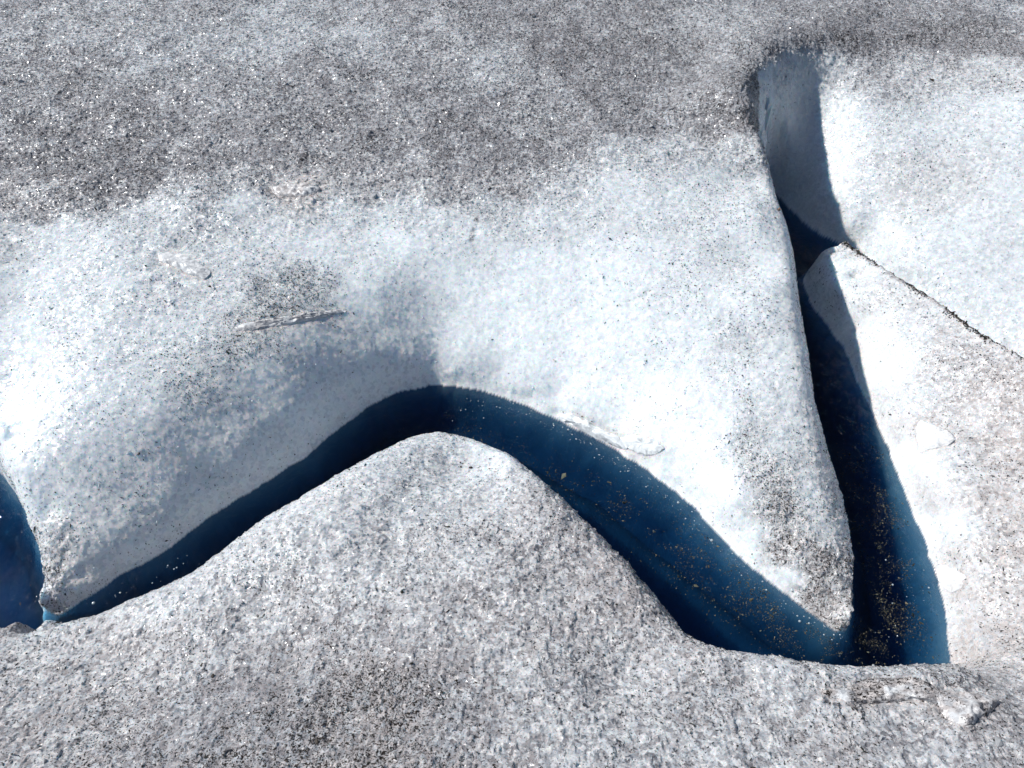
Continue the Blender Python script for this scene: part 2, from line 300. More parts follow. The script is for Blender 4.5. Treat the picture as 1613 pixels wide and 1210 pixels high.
# medium relief (melt dimples), then crystal relief along the normal
zs = zs + .016 * calm * fbm(x * 3.2, y * 3.2, 3, 3) * (.35 + .65 * sm(0, .4, drt[:, 0])) * sm(.0, .2, zs) + .007 * calm * fbm(x * 14, (y + .6 * zs) * 14, 8, 3) * (.35 + .65 * sm(0, .4, drt[:, 0]))
zs, wetv = carve(x, y, zs)
Z0 = zs.reshape(NR, NC)
def grid_normals(X, Y, Z):
    du = np.stack([np.gradient(a, axis=1) for a in (X, Y, Z)], -1); dv = np.stack([np.gradient(a, axis=0) for a in (X, Y, Z)], -1)
    nn = np.cross(du, dv); nn /= np.linalg.norm(nn, axis=-1)[..., None] + 1e-12
    return nn
N0 = grid_normals(Xg, Yg, Z0).reshape(-1, 3)
inview = (np.abs(U.ravel()) < 1.0) & (y > .2) & (y < 7)
sx, sy = x + .45 * zs * np.sign(N0[:, 0]) * np.abs(N0[:, 0]), y + .75 * zs
wx = sx + .006 * fbm(sx * 45, sy * 45, 21, 2); wy = sy + .006 * fbm(sx * 45 + 5, sy * 45, 25, 2)
disp = np.zeros(len(x))
_, h1, r1 = worley(wx[inview] * 42, wy[inview] * 42, 31)
_, h2, r2 = worley(wx[inview] * 95, wy[inview] * 95, 41)
disp[inview] = .0026 * h1 + .0022 * h2 + (.0015 + .0030 * sm(0, .4, drt[inview, 0])) * fbm(sx[inview] * 30, sy[inview] * 30, 61, 3)
disp *= np.where(wetv, .12, .12 + .88 * sm(0, .06, zs)) * (.4 + .6 * sm(0, .4, drt[:, 0]))
x2, y2, z2 = x + N0[:, 0] * disp, y + N0[:, 1] * disp, zs + N0[:, 2] * disp
dl = dist_line(x, y + .012, ridge); e = np.exp(-(dl / .02) ** 2) * (.75 + .8 * fbm(x * 20, y * 20, 97, 2)).clip(0, 1.1); drt[:, 0] = np.maximum(drt[:, 0], .9 * e); drt[:, 1] = np.maximum(drt[:, 1], 1.0 * e)
crk = hit([800, 795, 778, 768, 752, 742], [240, 262, 285, 305, 345, 378])
dl = dist_line(x, y, crk); e = np.exp(-(dl / .011) ** 2) * (.6 + 1.4 * fbm(x * 25, y * 25, 99, 2)).clip(0, 1); drt[:, 0] = np.maximum(drt[:, 0], .8 * e); drt[:, 1] = np.maximum(drt[:, 1], 1.0 * e)

bowl = (x > 1.15) & (x < 2.4) & (y > 2.85) & (zs > .0)
gxs, gys = [(base_z(x + dx_, y + dy_) - base_z(x - dx_, y - dy_)) / .1 for dx_, dy_ in ((.05, 0), (0, .05))]
shed = np.where(bowl, .15 + .85 * sm(.70, .90, 1 / np.sqrt(1 + gxs ** 2 + gys ** 2)), 1.0); drt[:, 0] *= shed; drt[:, 1] *= shed     # steep hollow walls hold no dirt
# which side of the stream each vertex lies on
pg_near = np.r_[[[-90, centre[0, 1]]], centre[:, :2], [[90, centre[-1, 1]], [90, -20], [-90, -20]]]
side_near = inside(x, y, pg_near)
seam = np.r_[P(1400, 1010, 0)[None], P(1495, 1047, .1)[None], P(1560, 1030, .2)[None], P(1650, 1010, .25)[None], P(2200, 1000, .35)[None]]
pg_t = np.r_[seam, [[90, seam[-1, 1]], [90, 90], [seam[0, 0], 90]]]
side_t = inside(x, y, pg_t) & side_near
drt[:, 0] = np.clip(drt[:, 0] * np.where(side_t, 1.65, np.where(side_near, 1.42, 1.0)) + np.where(side_t, .12, np.where(~side_near & (x > 1.25) & (y > 2.2), .15, 0)), 0, 1)
lab = np.where(side_t, 2, np.where(side_near, 1, 0))

def make_grid_mesh(name, sel_face, X, Y, Z, attrs=None, ncols=NC, nrows=NR):
    fi = np.where(sel_face)[0]; r, c = fi // (ncols - 1), fi % (ncols - 1)
    a = r * ncols + c; q4 = np.stack([a, a + 1, a + ncols + 1, a + ncols], -1)
    used, inv = np.unique(q4, return_inverse=True); inv = inv.reshape(q4.shape)
    me = bpy.data.meshes.new(name)
    me.vertices.add(len(used)); me.vertices.foreach_set('co', np.stack([X[used], Y[used], Z[used]], -1).astype(np.float32).ravel())
    me.loops.add(inv.size); me.loops.foreach_set('vertex_index', inv.astype(np.int32).ravel())
    me.polygons.add(len(inv)); me.polygons.foreach_set('loop_start', np.arange(0, inv.size, 4, dtype=np.int32))
    me.polygons.foreach_set('loop_total', np.full(len(inv), 4, np.int32))
    me.polygons.foreach_set('use_smooth', np.ones(len(inv), bool))
    for k, v in (attrs or {}).items():
        at = me.attributes.new(k, 'FLOAT', 'POINT'); at.data.foreach_set('value', v[used].astype(np.float32))
    me.update(); me.validate()
    return me, used, inv

# ------------------------------------------------------------------ materials
def mat(name):
    m = bpy.data.materials.new(name); m.use_nodes = True; m.node_tree.nodes.clear(); return m, m.node_tree
class G:                                 # tiny node-graph writer
    def __init__(s, nt): s.nt = nt
    def n(s, t, _props=None, **ins):
        nd = s.nt.nodes.new(t)
        for k, v in (_props or {}).items(): setattr(nd, k, v)
        for k, v in ins.items():
            k = int(k[1:]) if k[0] == '_' and k[1:].isdigit() else k.replace('_', ' ')
            s.set(nd.inputs[k], v)
        return nd
    def set(s, sock, v):
        if isinstance(v, bpy.types.NodeSocket): s.nt.links.new(v, sock)
        elif isinstance(v, bpy.types.Node): s.nt.links.new(v.outputs[0], sock)
        else: sock.default_value = v
    def m(s, op, a, b=0.0, c=0.0, clamp=False):
        nd = s.nt.nodes.new('ShaderNodeMath'); nd.operation = op; nd.use_clamp = clamp
        for i, v in enumerate((a, b, c)): s.set(nd.inputs[i], v)
        return nd.outputs[0]
    def v(s, op, a, b=(0, 0, 0), scale=None):
        nd = s.nt.nodes.new('ShaderNodeVectorMath'); nd.operation = op
        s.set(nd.inputs[0], a); s.set(nd.inputs[1], b)
        if scale is not None: s.set(nd.inputs['Scale'], scale)
        return nd.outputs[0]
    def mix(s, f, a, b):
        nd = s.nt.nodes.new('ShaderNodeMix'); nd.data_type = 'RGBA'
        s.set(nd.inputs[0], f); s.set(nd.inputs[6], a); s.set(nd.inputs[7], b); return nd.outputs[2]
    def ramp(s, x, lo, hi, a=0.0, b=1.0):
        nd = s.nt.nodes.new('ShaderNodeMapRange'); nd.interpolation_type = 'SMOOTHSTEP'
        for k, v in zip(range(5), (x, lo, hi, a, b)): s.set(nd.inputs[k], v)
        return nd.outputs[0]
    def attr(s, name, inst=False):
        nd = s.nt.nodes.new('ShaderNodeAttribute'); nd.attribute_name = name
        if inst: nd.attribute_type = 'INSTANCER'
        return nd.outputs['Fac']

CLEAN, DUST, WARM, GRIT = (.835, .895, .925, 1), (.206, .201, .219, 1), (.42, .385, .37, 1), (.016, .013, .011, 1)
def ice_material(name='granular_glacier_ice', sss=True):
    m, nt = mat(name); g = G(nt)
    geo = g.n('ShaderNodeNewGeometry'); pos = geo.outputs['Position']
    dust, grit, warm = g.attr('dust'), g.attr('grit'), g.attr('warm')
    wob = g.n('ShaderNodeTexNoise', Vector=pos, Scale=60.0, Detail=2.0)
    p2 = g.v('ADD', pos, g.v('SCALE', g.v('SUBTRACT', wob.outputs['Color'], (.5, .5, .5)), scale=.010))
    v1 = g.n('ShaderNodeTexVoronoi', Vector=p2, Scale=78.0)
    v2 = g.n('ShaderNodeTexVoronoi', Vector=p2, Scale=170.0)
    big = g.n('ShaderNodeTexNoise', Vector=pos, Scale=9.0, Detail=4.0)
    fine = g.n('ShaderNodeTexNoise', Vector=pos, Scale=95.0, Detail=3.0, Roughness=.62, Distortion=1.6)
    fin2 = g.n('ShaderNodeTexNoise', Vector=g.v('ADD', pos, (3.1, 7.7, 1.3)), Scale=230.0, Detail=2.0, Roughness=.6, Distortion=.8)
    # film of dust, uneven from crystal to crystal
    c1 = g.n('ShaderNodeSeparateColor', Color=v1.outputs['Color']); c2 = g.n('ShaderNodeSeparateColor', Color=v2.outputs['Color'])
    vary = g.m('ADD', g.m('MULTIPLY', g.m('SUBTRACT', c1.outputs[0], .5), .45), g.m('MULTIPLY', g.m('SUBTRACT', c2.outputs[0], .5), .35))
    film = g.m('MULTIPLY', g.m('MULTIPLY', g.m('POWER', dust, .8), 1.25), g.m('ADD', 1.0, g.m('ADD', vary, g.m('MULTIPLY', g.m('SUBTRACT', big, .5), 1.0))), clamp=True)
    dcol = g.mix(warm, DUST, WARM)
    col = g.mix(film, CLEAN, dcol)
    col = g.mix(g.m('MULTIPLY', warm, .4), col, (.60, .55, .535, 1))
    # clear crystals look greyer than bubbly white ones
    clear = g.m('MULTIPLY', g.m('ADD', g.ramp(c1.outputs[1], .5, .95), g.m('MULTIPLY', c2.outputs[1], .5)), .38)
    col = g.mix(clear, col, (.50, .55, .60, 1))
    # grit between the crystals
    thr = g.m('SUBTRACT', .81, g.m('MULTIPLY', g.m('POWER', grit, .6), .27))
    thr = g.m('ADD', thr, g.m('MULTIPLY', g.m('SUBTRACT', big, .5), -.16))
    sp = g.ramp(g.m('SUBTRACT', fine, thr), 0.0, .03)
    thr2 = g.m('SUBTRACT', .77, g.m('MULTIPLY', g.m('POWER', grit, .7), .22))
    sp2 = g.ramp(g.m('SUBTRACT', fin2, thr2), 0.0, .04)
    sp = g.m('MAXIMUM', sp, g.m('MULTIPLY', sp2, .65))
    col = g.mix(sp, col, GRIT)
    col = g.mix(g.attr('bed'), col, g.mix(big, (.045, .112, .19, 1), (.065, .14, .23, 1)))      # clear blue ice under the water
    # facets: every crystal leans its own way
    fk = g.m('MULTIPLY', g.ramp(dust, 0.0, .4, .45, 1.0), g.m('SUBTRACT', 1.0, g.m('MULTIPLY', g.attr('bed'), .9)))
    f1 = g.v('SCALE', g.v('SUBTRACT', v1.outputs['Color'], (.5, .5, .5)), scale=.5)
    f2 = g.v('SCALE', g.v('SUBTRACT', v2.outputs['Color'], (.5, .5, .5)), scale=.38)
    nrm = g.v('NORMALIZE', g.v('ADD', geo.outputs['Normal'], g.v('SCALE', g.v('ADD', f1, f2), scale=fk)))
    b = g.n('ShaderNodeBsdfPrincipled')
    g.set(b.inputs['Base Color'], col); g.set(b.inputs['Normal'], nrm)
    g.set(b.inputs['Roughness'], g.m('ADD', g.m('MULTIPLY', c2.outputs[2], .35), g.m('ADD', .12, g.m('MULTIPLY', sp, .4))))
    b.inputs['IOR'].default_value = 1.31; g.set(b.inputs['Specular IOR Level'], g.m('SUBTRACT', .5, g.m('MULTIPLY', g.attr('bed'), .47)))
    b.subsurface_method = 'RANDOM_WALK'
    if sss: g.set(b.inputs['Subsurface Scale'], g.m('ADD', .085, g.m('MULTIPLY', g.attr('bed'), 1.0)))
    if sss: g.set(b.inputs['Subsurface Weight'], g.m('ADD', g.m('MULTIPLY', g.attr('bed'), .95), g.m('MULTIPLY', g.m('SUBTRACT', 1.0, g.m('MAXIMUM', g.m('MAXIMUM', sp, g.m('MULTIPLY', film, .8)), g.attr('bed'))), .8)))
    b.inputs['Subsurface Radius'].default_value = (.3, .65, 1.0)
    out = g.n('ShaderNodeOutputMaterial'); nt.links.new(b.outputs[0], out.inputs[0])
    return m
ICE = ice_material(); LOOSE = ice_material('loose_ice', False)

def water_material():
    m, nt = mat('clear_melt_water'); g = G(nt)
    geo = g.n('ShaderNodeNewGeometry'); pos = geo.outputs['Position']
    n1 = g.n('ShaderNodeTexNoise', Vector=pos, Scale=22.0, Detail=3.0, Distortion=1.2)
    n2 = g.n('ShaderNodeTexNoise', Vector=pos, Scale=75.0, Detail=2.0, Distortion=.6)
    h = g.m('ADD', g.m('MULTIPLY', n1, 1.0), g.m('MULTIPLY', n2, .35))
    bp = g.n('ShaderNodeBump', Strength=.5, Distance=.010, Height=h)
    fr = g.n('ShaderNodeFresnel', IOR=1.33, Normal=bp)
    fr = g.m('ADD', g.m('MULTIPLY', fr, g.m('SUBTRACT', 1.0, geo.outputs['Backfacing'])), g.m('MULTIPLY', geo.outputs['Backfacing'], .03))
    tr = g.n('ShaderNodeBsdfTransparent')
    gl = g.n('ShaderNodeBsdfGlossy', Roughness=.025, Normal=bp)
    mx = g.n('ShaderNodeMixShader', _0=fr, _1=tr, _2=gl)
    va = g.n('ShaderNodeVolumeAbsorption', Color=(.08, .52, .72, 1), Density=9.0)
    out = g.n('ShaderNodeOutputMaterial'); nt.links.new(mx.outputs[0], out.inputs['Surface']); nt.links.new(va.outputs[0], out.inputs['Volume'])
    return m
WATER = water_material()

def link(name, me, m, parent=None, label=None, cat=None, group=None, kind=None):
    o = bpy.data.objects.new(name, me); scene.collection.objects.link(o)
    if m and me and hasattr(me, 'materials') and len(me.materials) == 0: me.materials.append(m)
    if parent: o.parent = parent
    for k, v in (('label', label), ('category', cat), ('group', group), ('kind', kind)):
        if v: o[k] = v
    return o

# ------------------------------------------------------------------ the glacier
at = {'dust': drt[:, 0], 'grit': drt[:, 1], 'warm': drt[:, 2], 'bed': wetv * 1.0}
lg = lab.reshape(NR, NC)
fl = lg[:-1, :-1].ravel()
for k, (nm, lb) in enumerate([
        ('far_glacier_bank', 'white ice bank with dirty grey top and two pointed spurs beyond the stream'),
        ('near_glacier_bank', 'grey speckled ice hump in the foreground before the stream'),
        ('glacier_tongue', 'pale sloping ice tongue with dirty ridge right of the stream')]):
    me, _, _ = make_grid_mesh(nm, fl == k, x2, y2, z2, at)
    link(nm, me, ICE, label=lb, cat='ice bank', kind='structure')

# ------------------------------------------------------------------ the stream
wet = (wetv | (z2 < .012)).reshape(NR, NC) & inview.reshape(NR, NC) & (np.abs(U) < .95)
for _ in range(3):
    w2 = wet.copy(); w2[1:] |= wet[:-1]; w2[:-1] |= wet[1:]; w2[:, 1:] |= wet[:, :-1]; w2[:, :-1] |= wet[:, 1:]; wet = w2
wf_ = wet[:-1, :-1] & wet[1:, :-1] & wet[:-1, 1:] & wet[1:, 1:]
rip = .0035 * fbm(x * 9, y * 9, 71, 3) + .0016 * fbm(x * 32, y * 32, 75, 2)
fi = np.where(wf_.ravel())[0]; r, c = fi // (NC - 1), fi % (NC - 1)
a = r * NC + c; q4 = np.stack([a, a + 1, a + NC + 1, a + NC], -1)
used, inv = np.unique(q4, return_inverse=True); inv = inv.reshape(q4.shape); nu = len(used)
ed = np.concatenate([inv[:, [0, 1]], inv[:, [1, 2]], inv[:, [2, 3]], inv[:, [3, 0]]])
ek = ed[:, 0].astype(np.int64) * nu + ed[:, 1]; rk = ed[:, 1].astype(np.int64) * nu + ed[:, 0]
bd = ed[~np.isin(ek, rk)]
faces = np.concatenate([inv, inv[:, ::-1] + nu, np.stack([bd[:, 1], bd[:, 0], bd[:, 0] + nu, bd[:, 1] + nu], -1)])
co = np.concatenate([np.stack([x[used], y[used], rip[used]], -1), np.stack([x[used], y[used], np.full(nu, -1.2)], -1)])
me = bpy.data.meshes.new('stream_water')
me.vertices.add(len(co)); me.vertices.foreach_set('co', co.astype(np.float32).ravel())
me.loops.add(faces.size); me.loops.foreach_set('vertex_index', faces.astype(np.int32).ravel())
me.polygons.add(len(faces)); me.polygons.foreach_set('loop_start', np.arange(0, faces.size, 4, dtype=np.int32)); me.polygons.foreach_set('loop_total', np.full(len(faces), 4, np.int32))
sf = np.zeros(len(faces), bool); sf[:len(inv)] = True; me.polygons.foreach_set('use_smooth', sf)
me.update(); me.validate()
link('stream_water', me, WATER, label='deep blue meltwater stream winding between the ice banks', cat='stream', kind='structure')

# ------------------------------------------------------------------ scatter: crystals, grit, sediment
rng = np.random.default_rng(7)
def hull_mesh(name, npts, sc, m, seed, jag=.25):
    import bmesh
    r = np.random.default_rng(seed); p = r.normal(size=(npts, 3)); p /= np.linalg.norm(p, axis=1)[:, None]
    p *= (1 - jag + jag * 2 * r.random((npts, 1))) * np.array(sc)
    bm = bmesh.new()
    for q_ in p: bm.verts.new(q_)
    res = bmesh.ops.convex_hull(bm, input=bm.verts)
    bmesh.ops.delete(bm, geom=[v for v in bm.verts if not v.link_faces], context='VERTS')
    bmesh.ops.recalc_face_normals(bm, faces=bm.faces)
    me = bpy.data.meshes.new(name); bm.to_mesh(me); bm.free(); me.materials.append(m); return me
def scatter(name, pts, rot, scl, variants, attrs, label, cat):
    col = bpy.data.collections.new(name + '_shapes')
    for i, vm in enumerate(variants):
        o = bpy.data.objects.new('%s_shape_%02d' % (name, i), vm); col.objects.link(o)
    me = bpy.data.meshes.new(name); me.vertices.add(len(pts)); me.vertices.foreach_set('co', pts.astype(np.float32).ravel())
    for k, v, t in (('rot', rot, 'FLOAT_VECTOR'), ('scl', scl, 'FLOAT_VECTOR')):
        a_ = me.attributes.new(k, t, 'POINT'); a_.data.foreach_set('vector', v.astype(np.float32).ravel())
    a_ = me.attributes.new('idx', 'INT', 'POINT'); a_.data.foreach_set('value', rng.integers(0, len(variants), len(pts)).astype(np.int32))
    for k, v in attrs.items():
        a_ = me.attributes.new(k, 'FLOAT', 'POINT'); a_.data.foreach_set('value', v.astype(np.float32))
    me.update()
    o = link(name, me, None, label=label, cat=cat, kind='stuff')
    ng = bpy.data.node_groups.new(name + '_scatter', 'GeometryNodeTree')
    ng.interface.new_socket('Geometry', in_out='INPUT', socket_type='NodeSocketGeometry'); ng.interface.new_socket('Geometry', in_out='OUTPUT', socket_type='NodeSocketGeometry')
    N = ng.nodes; gi, go = N.new('NodeGroupInput'), N.new('NodeGroupOutput')
    ci = N.new('GeometryNodeCollectionInfo'); ci.inputs['Collection'].default_value = col
    ci.inputs['Separate Children'].default_value = True; ci.inputs['Reset Children'].default_value = True
    ip = N.new('GeometryNodeInstanceOnPoints'); ip.inputs['Pick Instance'].default_value = True
    def na(nm, t):
        n_ = N.new('GeometryNodeInputNamedAttribute'); n_.data_type = t; n_.inputs['Name'].default_value = nm; return n_.outputs[0]
    L = ng.links.new
    L(gi.outputs[0], ip.inputs['Points']); L(ci.outputs[0], ip.inputs['Instance'])
    L(na('idx', 'INT'), ip.inputs['Instance Index']); L(na('rot', 'FLOAT_VECTOR'), ip.inputs['Rotation']); L(na('scl', 'FLOAT_VECTOR'), ip.inputs['Scale'])
    L(ip.outputs[0], go.inputs[0])
    md = o.modifiers.new('scatter', 'NODES'); md.node_group = ng
    return o
iy_all = yv
def surf(xa, ya):                        # actual glacier surface, nearest grid vertex
    r_ = np.clip(np.searchsorted(iy_all, ya), 0, NR - 1)
    f_ = np.maximum(iy_all[r_], .2) * C47 + 1.9 * S47
    c_ = np.clip(np.searchsorted(un, xa / f_), 0, NC - 1)
    return z2.reshape(NR, NC)[r_, c_]
# sampling on the glacier surface
P3 = np.stack([x2, y2, z2], -1).reshape(NR, NC, 3)
e1, e2 = P3[:-1, 1:] - P3[:-1, :-1], P3[1:, :-1] - P3[:-1, :-1]
area = np.linalg.norm(np.cross(e1, e2), axis=-1).ravel()
okc = ((np.abs(U) < .78) & (Yg > .45) & (Yg < 5.2))[:-1, :-1].ravel() & (z2.reshape(NR, NC)[:-1, :-1].ravel() > .004) & ~wetv.reshape(NR, NC)[:-1, :-1].ravel()
def vcell(v): return v.reshape(NR, NC)[:-1, :-1].ravel()
DU, GR, WA = vcell(drt[:, 0]), vcell(drt[:, 1]), vcell(drt[:, 2])
NCELL = N0.reshape(NR, NC, 3)[:-1, :-1].reshape(-1, 3)
XC, YC, ZC = vcell(x2), vcell(y2), vcell(z2)
def sample(dens):                        # dens: pieces per square metre for every cell
    lam = np.where(okc, area * dens, 0)
    cnt = rng.poisson(np.minimum(lam, 3)); ci_ = np.repeat(np.arange(len(cnt)), cnt)
    a_, b_ = rng.random((2, len(ci_), 1))
    pts = P3[:-1, :-1].reshape(-1, 3)[ci_] + e1.reshape(-1, 3)[ci_] * a_ + e2.reshape(-1, 3)[ci_] * b_
    return ci_, pts
def tilt(nv, spin, wob):                 # euler that lays a piece on the slope, roughly
    n_ = nv + rng.normal(size=nv.shape) * wob; n_ /= np.linalg.norm(n_, axis=1)[:, None]
    ry = np.arctan2(np.hypot(n_[:, 0], n_[:, 1]), n_[:, 2]); rz = np.arctan2(n_[:, 1], n_[:, 0])
    # R = Rz(rz) Ry(ry) Rz(spin)
    cz, sz, cy, sy_, cs, ss = np.cos(rz), np.sin(rz), np.cos(ry), np.sin(ry), np.cos(spin), np.sin(spin)
    r00 = cz * cy * cs - sz * ss; r10 = sz * cy * cs + cz * ss; r20 = -sy_ * cs; r21 = sy_ * ss; r22 = cy
    return np.stack([np.arctan2(r21, r22), np.arcsin(np.clip(-r20, -1, 1)), np.arctan2(r10, r00)], -1)

def crystal_material():
    m, nt = mat('loose_ice_crystal'); g = G(nt)
    dust, warm = g.attr('dust', True), g.attr('warm', True)
    rnd = g.n('ShaderNodeObjectInfo').outputs['Random']
    pos = g.n('ShaderNodeNewGeometry').outputs['Position']
    nz = g.n('ShaderNodeTexNoise', Vector=pos, Scale=180.0, Detail=2.0)
    film = g.m('MULTIPLY', g.m('MULTIPLY', g.m('POWER', dust, .8), .85), g.m('ADD', .62, g.m('ADD', g.m('MULTIPLY', rnd, .55), g.m('MULTIPLY', g.m('SUBTRACT', nz, .5), .9))), clamp=True)
    col = g.mix(film, (.82, .87, .90, 1), g.mix(warm, DUST, WARM))
    col = g.mix(g.m('MULTIPLY', warm, .3), col, (.62, .57, .55, 1))
    b = g.n('ShaderNodeBsdfPrincipled'); g.set(b.inputs['Base Color'], col)
    g.set(b.inputs['Roughness'], g.m('ADD', .10, g.m('MULTIPLY', rnd, .25))); b.inputs['IOR'].default_value = 1.31
    tl = g.n('ShaderNodeBsdfTranslucent', Color=col)
    mx = g.n('ShaderNodeMixShader', _0=.35, _1=b.outputs[0], _2=tl.outputs[0])
    out = g.n('ShaderNodeOutputMaterial'); nt.links.new(mx.outputs[0], out.inputs[0]); return m
CRYSTAL = crystal_material()
def grit_material(name, ca, cb, pw=1.0):
    m, nt = mat(name); g = G(nt); rnd = g.m('POWER', g.n('ShaderNodeObjectInfo').outputs['Random'], pw)
    b = g.n('ShaderNodeBsdfPrincipled'); g.set(b.inputs['Base Color'], g.mix(rnd, ca, cb)); b.inputs['Roughness'].default_value = .8
    out = g.n('ShaderNodeOutputMaterial'); nt.links.new(b.outputs[0], out.inputs[0]); return m
GRITM = grit_material('dark_rock_grit', (.008, .007, .006, 1), (.035, .03, .025, 1))

cvar = [hull_mesh('ice_crystal', 13, (1, .8, .62), CRYSTAL, 100 + i) for i in range(8)]
clump = vcell(fbm(x * 9, (y + .6 * zs) * 9, 101, 3))
ci_, pts = sample(2200 + 4200 * np.clip(DU * 1.5, 0, 1))
NEARC = side_near.reshape(NR, NC)[:-1, :-1].ravel()
size = .0050 * np.where(NEARC[ci_], .95, 1.0) * np.exp(rng.normal(0, .36, len(ci_))) * (.65 + .5 * np.clip(DU[ci_] * 2, 0, 1))
scl = size[:, None] * (1 + .25 * rng.normal(size=(len(ci_), 3))).clip(.5, 1.6)
pts = pts - NCELL[ci_] * (size * np.where(NEARC[ci_], .5, .4))[:, None]
scatter('ice_crystals', pts, tilt(NCELL[ci_], rng.random(len(ci_)) * 6.28, .35), scl, cvar, {'dust': DU[ci_], 'warm': WA[ci_]},
        'coarse loose ice crystals covering the glacier banks', 'ice crystals')
print('crystals', len(ci_))

gvar = [hull_mesh('grit_flake', 11, (1, .42, .3), GRITM, 200 + i, .4) for i in range(8)]
ci_, pts = sample(13500 * np.clip(GR, 0, 1) ** 1.15 * np.clip(1 + 3.0 * clump, .05, 3))
size = .0021 * np.exp(rng.normal(0, .36, len(ci_)))
pts = pts + NCELL[ci_] * (size * .3)[:, None]
rl = resample(ridge[:6], .00035); rl = rl[rng.random(len(rl)) < .55 + 1.6 * fbm(rl[:, 0] * 9, rl[:, 1] * 9, 131, 3)]
rp = rl[:, :2] - normals2(rl) * (.004 + np.abs(rng.normal(0, .011, (len(rl), 1)))) + rng.normal(0, .003, (len(rl), 2))
rp = np.c_[rp, surf(rp[:, 0], rp[:, 1]) + .001]
pts = np.r_[pts, rp]; size = np.r_[size, .0030 * np.exp(rng.normal(0, .45, len(rp)))]
rot_ = np.r_[tilt(NCELL[ci_], rng.normal(.3, .9, len(ci_)), .25), rng.normal(0, .6, (len(rp), 3))]
scatter('rock_grit', pts, rot_, np.repeat(size[:, None], 3, 1) * (1 + .3 * rng.normal(size=(len(pts), 3))).clip(.4, 1.8), gvar, {},
        'dark rock grit strewn over the ice banks', 'grit')
print('grit', len(ci_))


# sediment drifting just below the water surface
SEDM = grit_material('golden_silt', (.02, .016, .010, 1), (.27, .21, .125, 1), 2.2)
svar = [hull_mesh('silt_flake', 10, (1, .5, .25), SEDM, 300 + i, .4) for i in range(6)]
def along(pts_px, n_, sx_, sy_):
    p = np.array(pts_px, float); d = np.r_[0, np.cumsum(np.hypot(*np.diff(p, axis=0).T))]; t = rng.random(n_) * d[-1]
    return np.stack([np.interp(t, d, p[:, 0]) + rng.normal(0, sx_, n_), np.interp(t, d, p[:, 1]) + rng.normal(0, sy_, n_)], -1)
sp_ = np.r_[along([(1000, 800), (1100, 870), (1200, 950), (1290, 1010)], 9500, 40, 25), along([(720, 672), (850, 735), (1000, 800)], 2200, 25, 15), along([(640, 690), (700, 675), (800, 705)], 400, 22, 7),
            along([(1340, 680), (1385, 780), (1410, 900), (1400, 1030)], 13000, 34, 20), along([(1290, 1010), (1350, 1020), (1420, 1020)], 1600, 40, 18), along([(30, 960), (50, 900)], 60, 15, 20), along([(1310, 985), (1325, 1010), (1335, 1030)], 400, 12, 8)]
w = P(sp_[:, 0], sp_[:, 1], -.01)
cl = fbm(w[:, 0] * 16 + w[:, 1] * 5, w[:, 1] * 16, 111, 4, .7) + rng.normal(0, .16, len(w)) > -.03
w = w[cl]
from_grid = base_z(w[:, 0], w[:, 1])
zb, wi = carve(w[:, 0], w[:, 1], np.minimum(from_grid, .0))
w = w[wi & (zb < -.03)]
size = .0015 * np.exp(rng.normal(0, .55, len(w)))
pts = np.c_[w, -.008 - .022 * rng.random(len(w))]
up = np.tile([0, 0, 1.0], (len(w), 1))
scatter('stream_silt', pts, tilt(up, rng.random(len(w)) * 6.28, .5), np.repeat(size[:, None], 3, 1), svar, {}, 'golden brown silt flakes drifting in the blue stream', 'silt')
print('silt', len(w))

# tiny beads added to imitate sun sparkle on ripples, mostly along the far shore
def glint_material():
    m, nt = mat('sun_glint_bead'); g = G(nt)
    b = g.n('ShaderNodeBsdfPrincipled'); b.inputs['Base Color'].default_value = (.30, .36, .40, 1); b.inputs['Roughness'].default_value = .08
    out = g.n('ShaderNodeOutputMaterial'); nt.links.new(b.outputs[0], out.inputs[0]); return m
import bmesh
bm = bmesh.new(); bmesh.ops.create_icosphere(bm, subdivisions=2, radius=1)
for v_ in bm.verts: v_.co.z *= .6
bme = bpy.data.meshes.new('bubble'); bm.to_mesh(bme); bm.free(); bme.materials.append(glint_material())
for p_ in bme.polygons: p_.use_smooth = True
sp_ = np.r_[along([(735, 626), (800, 640), (880, 675), (960, 722), (1060, 785), (1130, 860), (1190, 915), (1260, 970), (1330, 1010)], 240, 6, 5), along([(700, 650), (760, 645)], 14, 20, 8), along([(40, 830), (60, 850)], 5, 8, 10), along([(120, 962), (300, 880)], 22, 10, 8), along([(1440, 900), (1380, 1000)], 30, 20, 20)]
w = P(sp_[:, 0], sp_[:, 1], 0.0); zb, wi = carve(w[:, 0], w[:, 1], np.minimum(base_z(w[:, 0], w[:, 1]), 0)); w = w[wi]
size = .0013 * np.exp(rng.normal(0, .5, len(w)))
scatter('glint_beads', np.c_[w, np.full(len(w), .001)], np.zeros((len(w), 3)), np.repeat(size[:, None], 3, 1), [bme], {}, 'tiny bright beads standing in for sun sparkle along the far shore of the stream', 'glints')

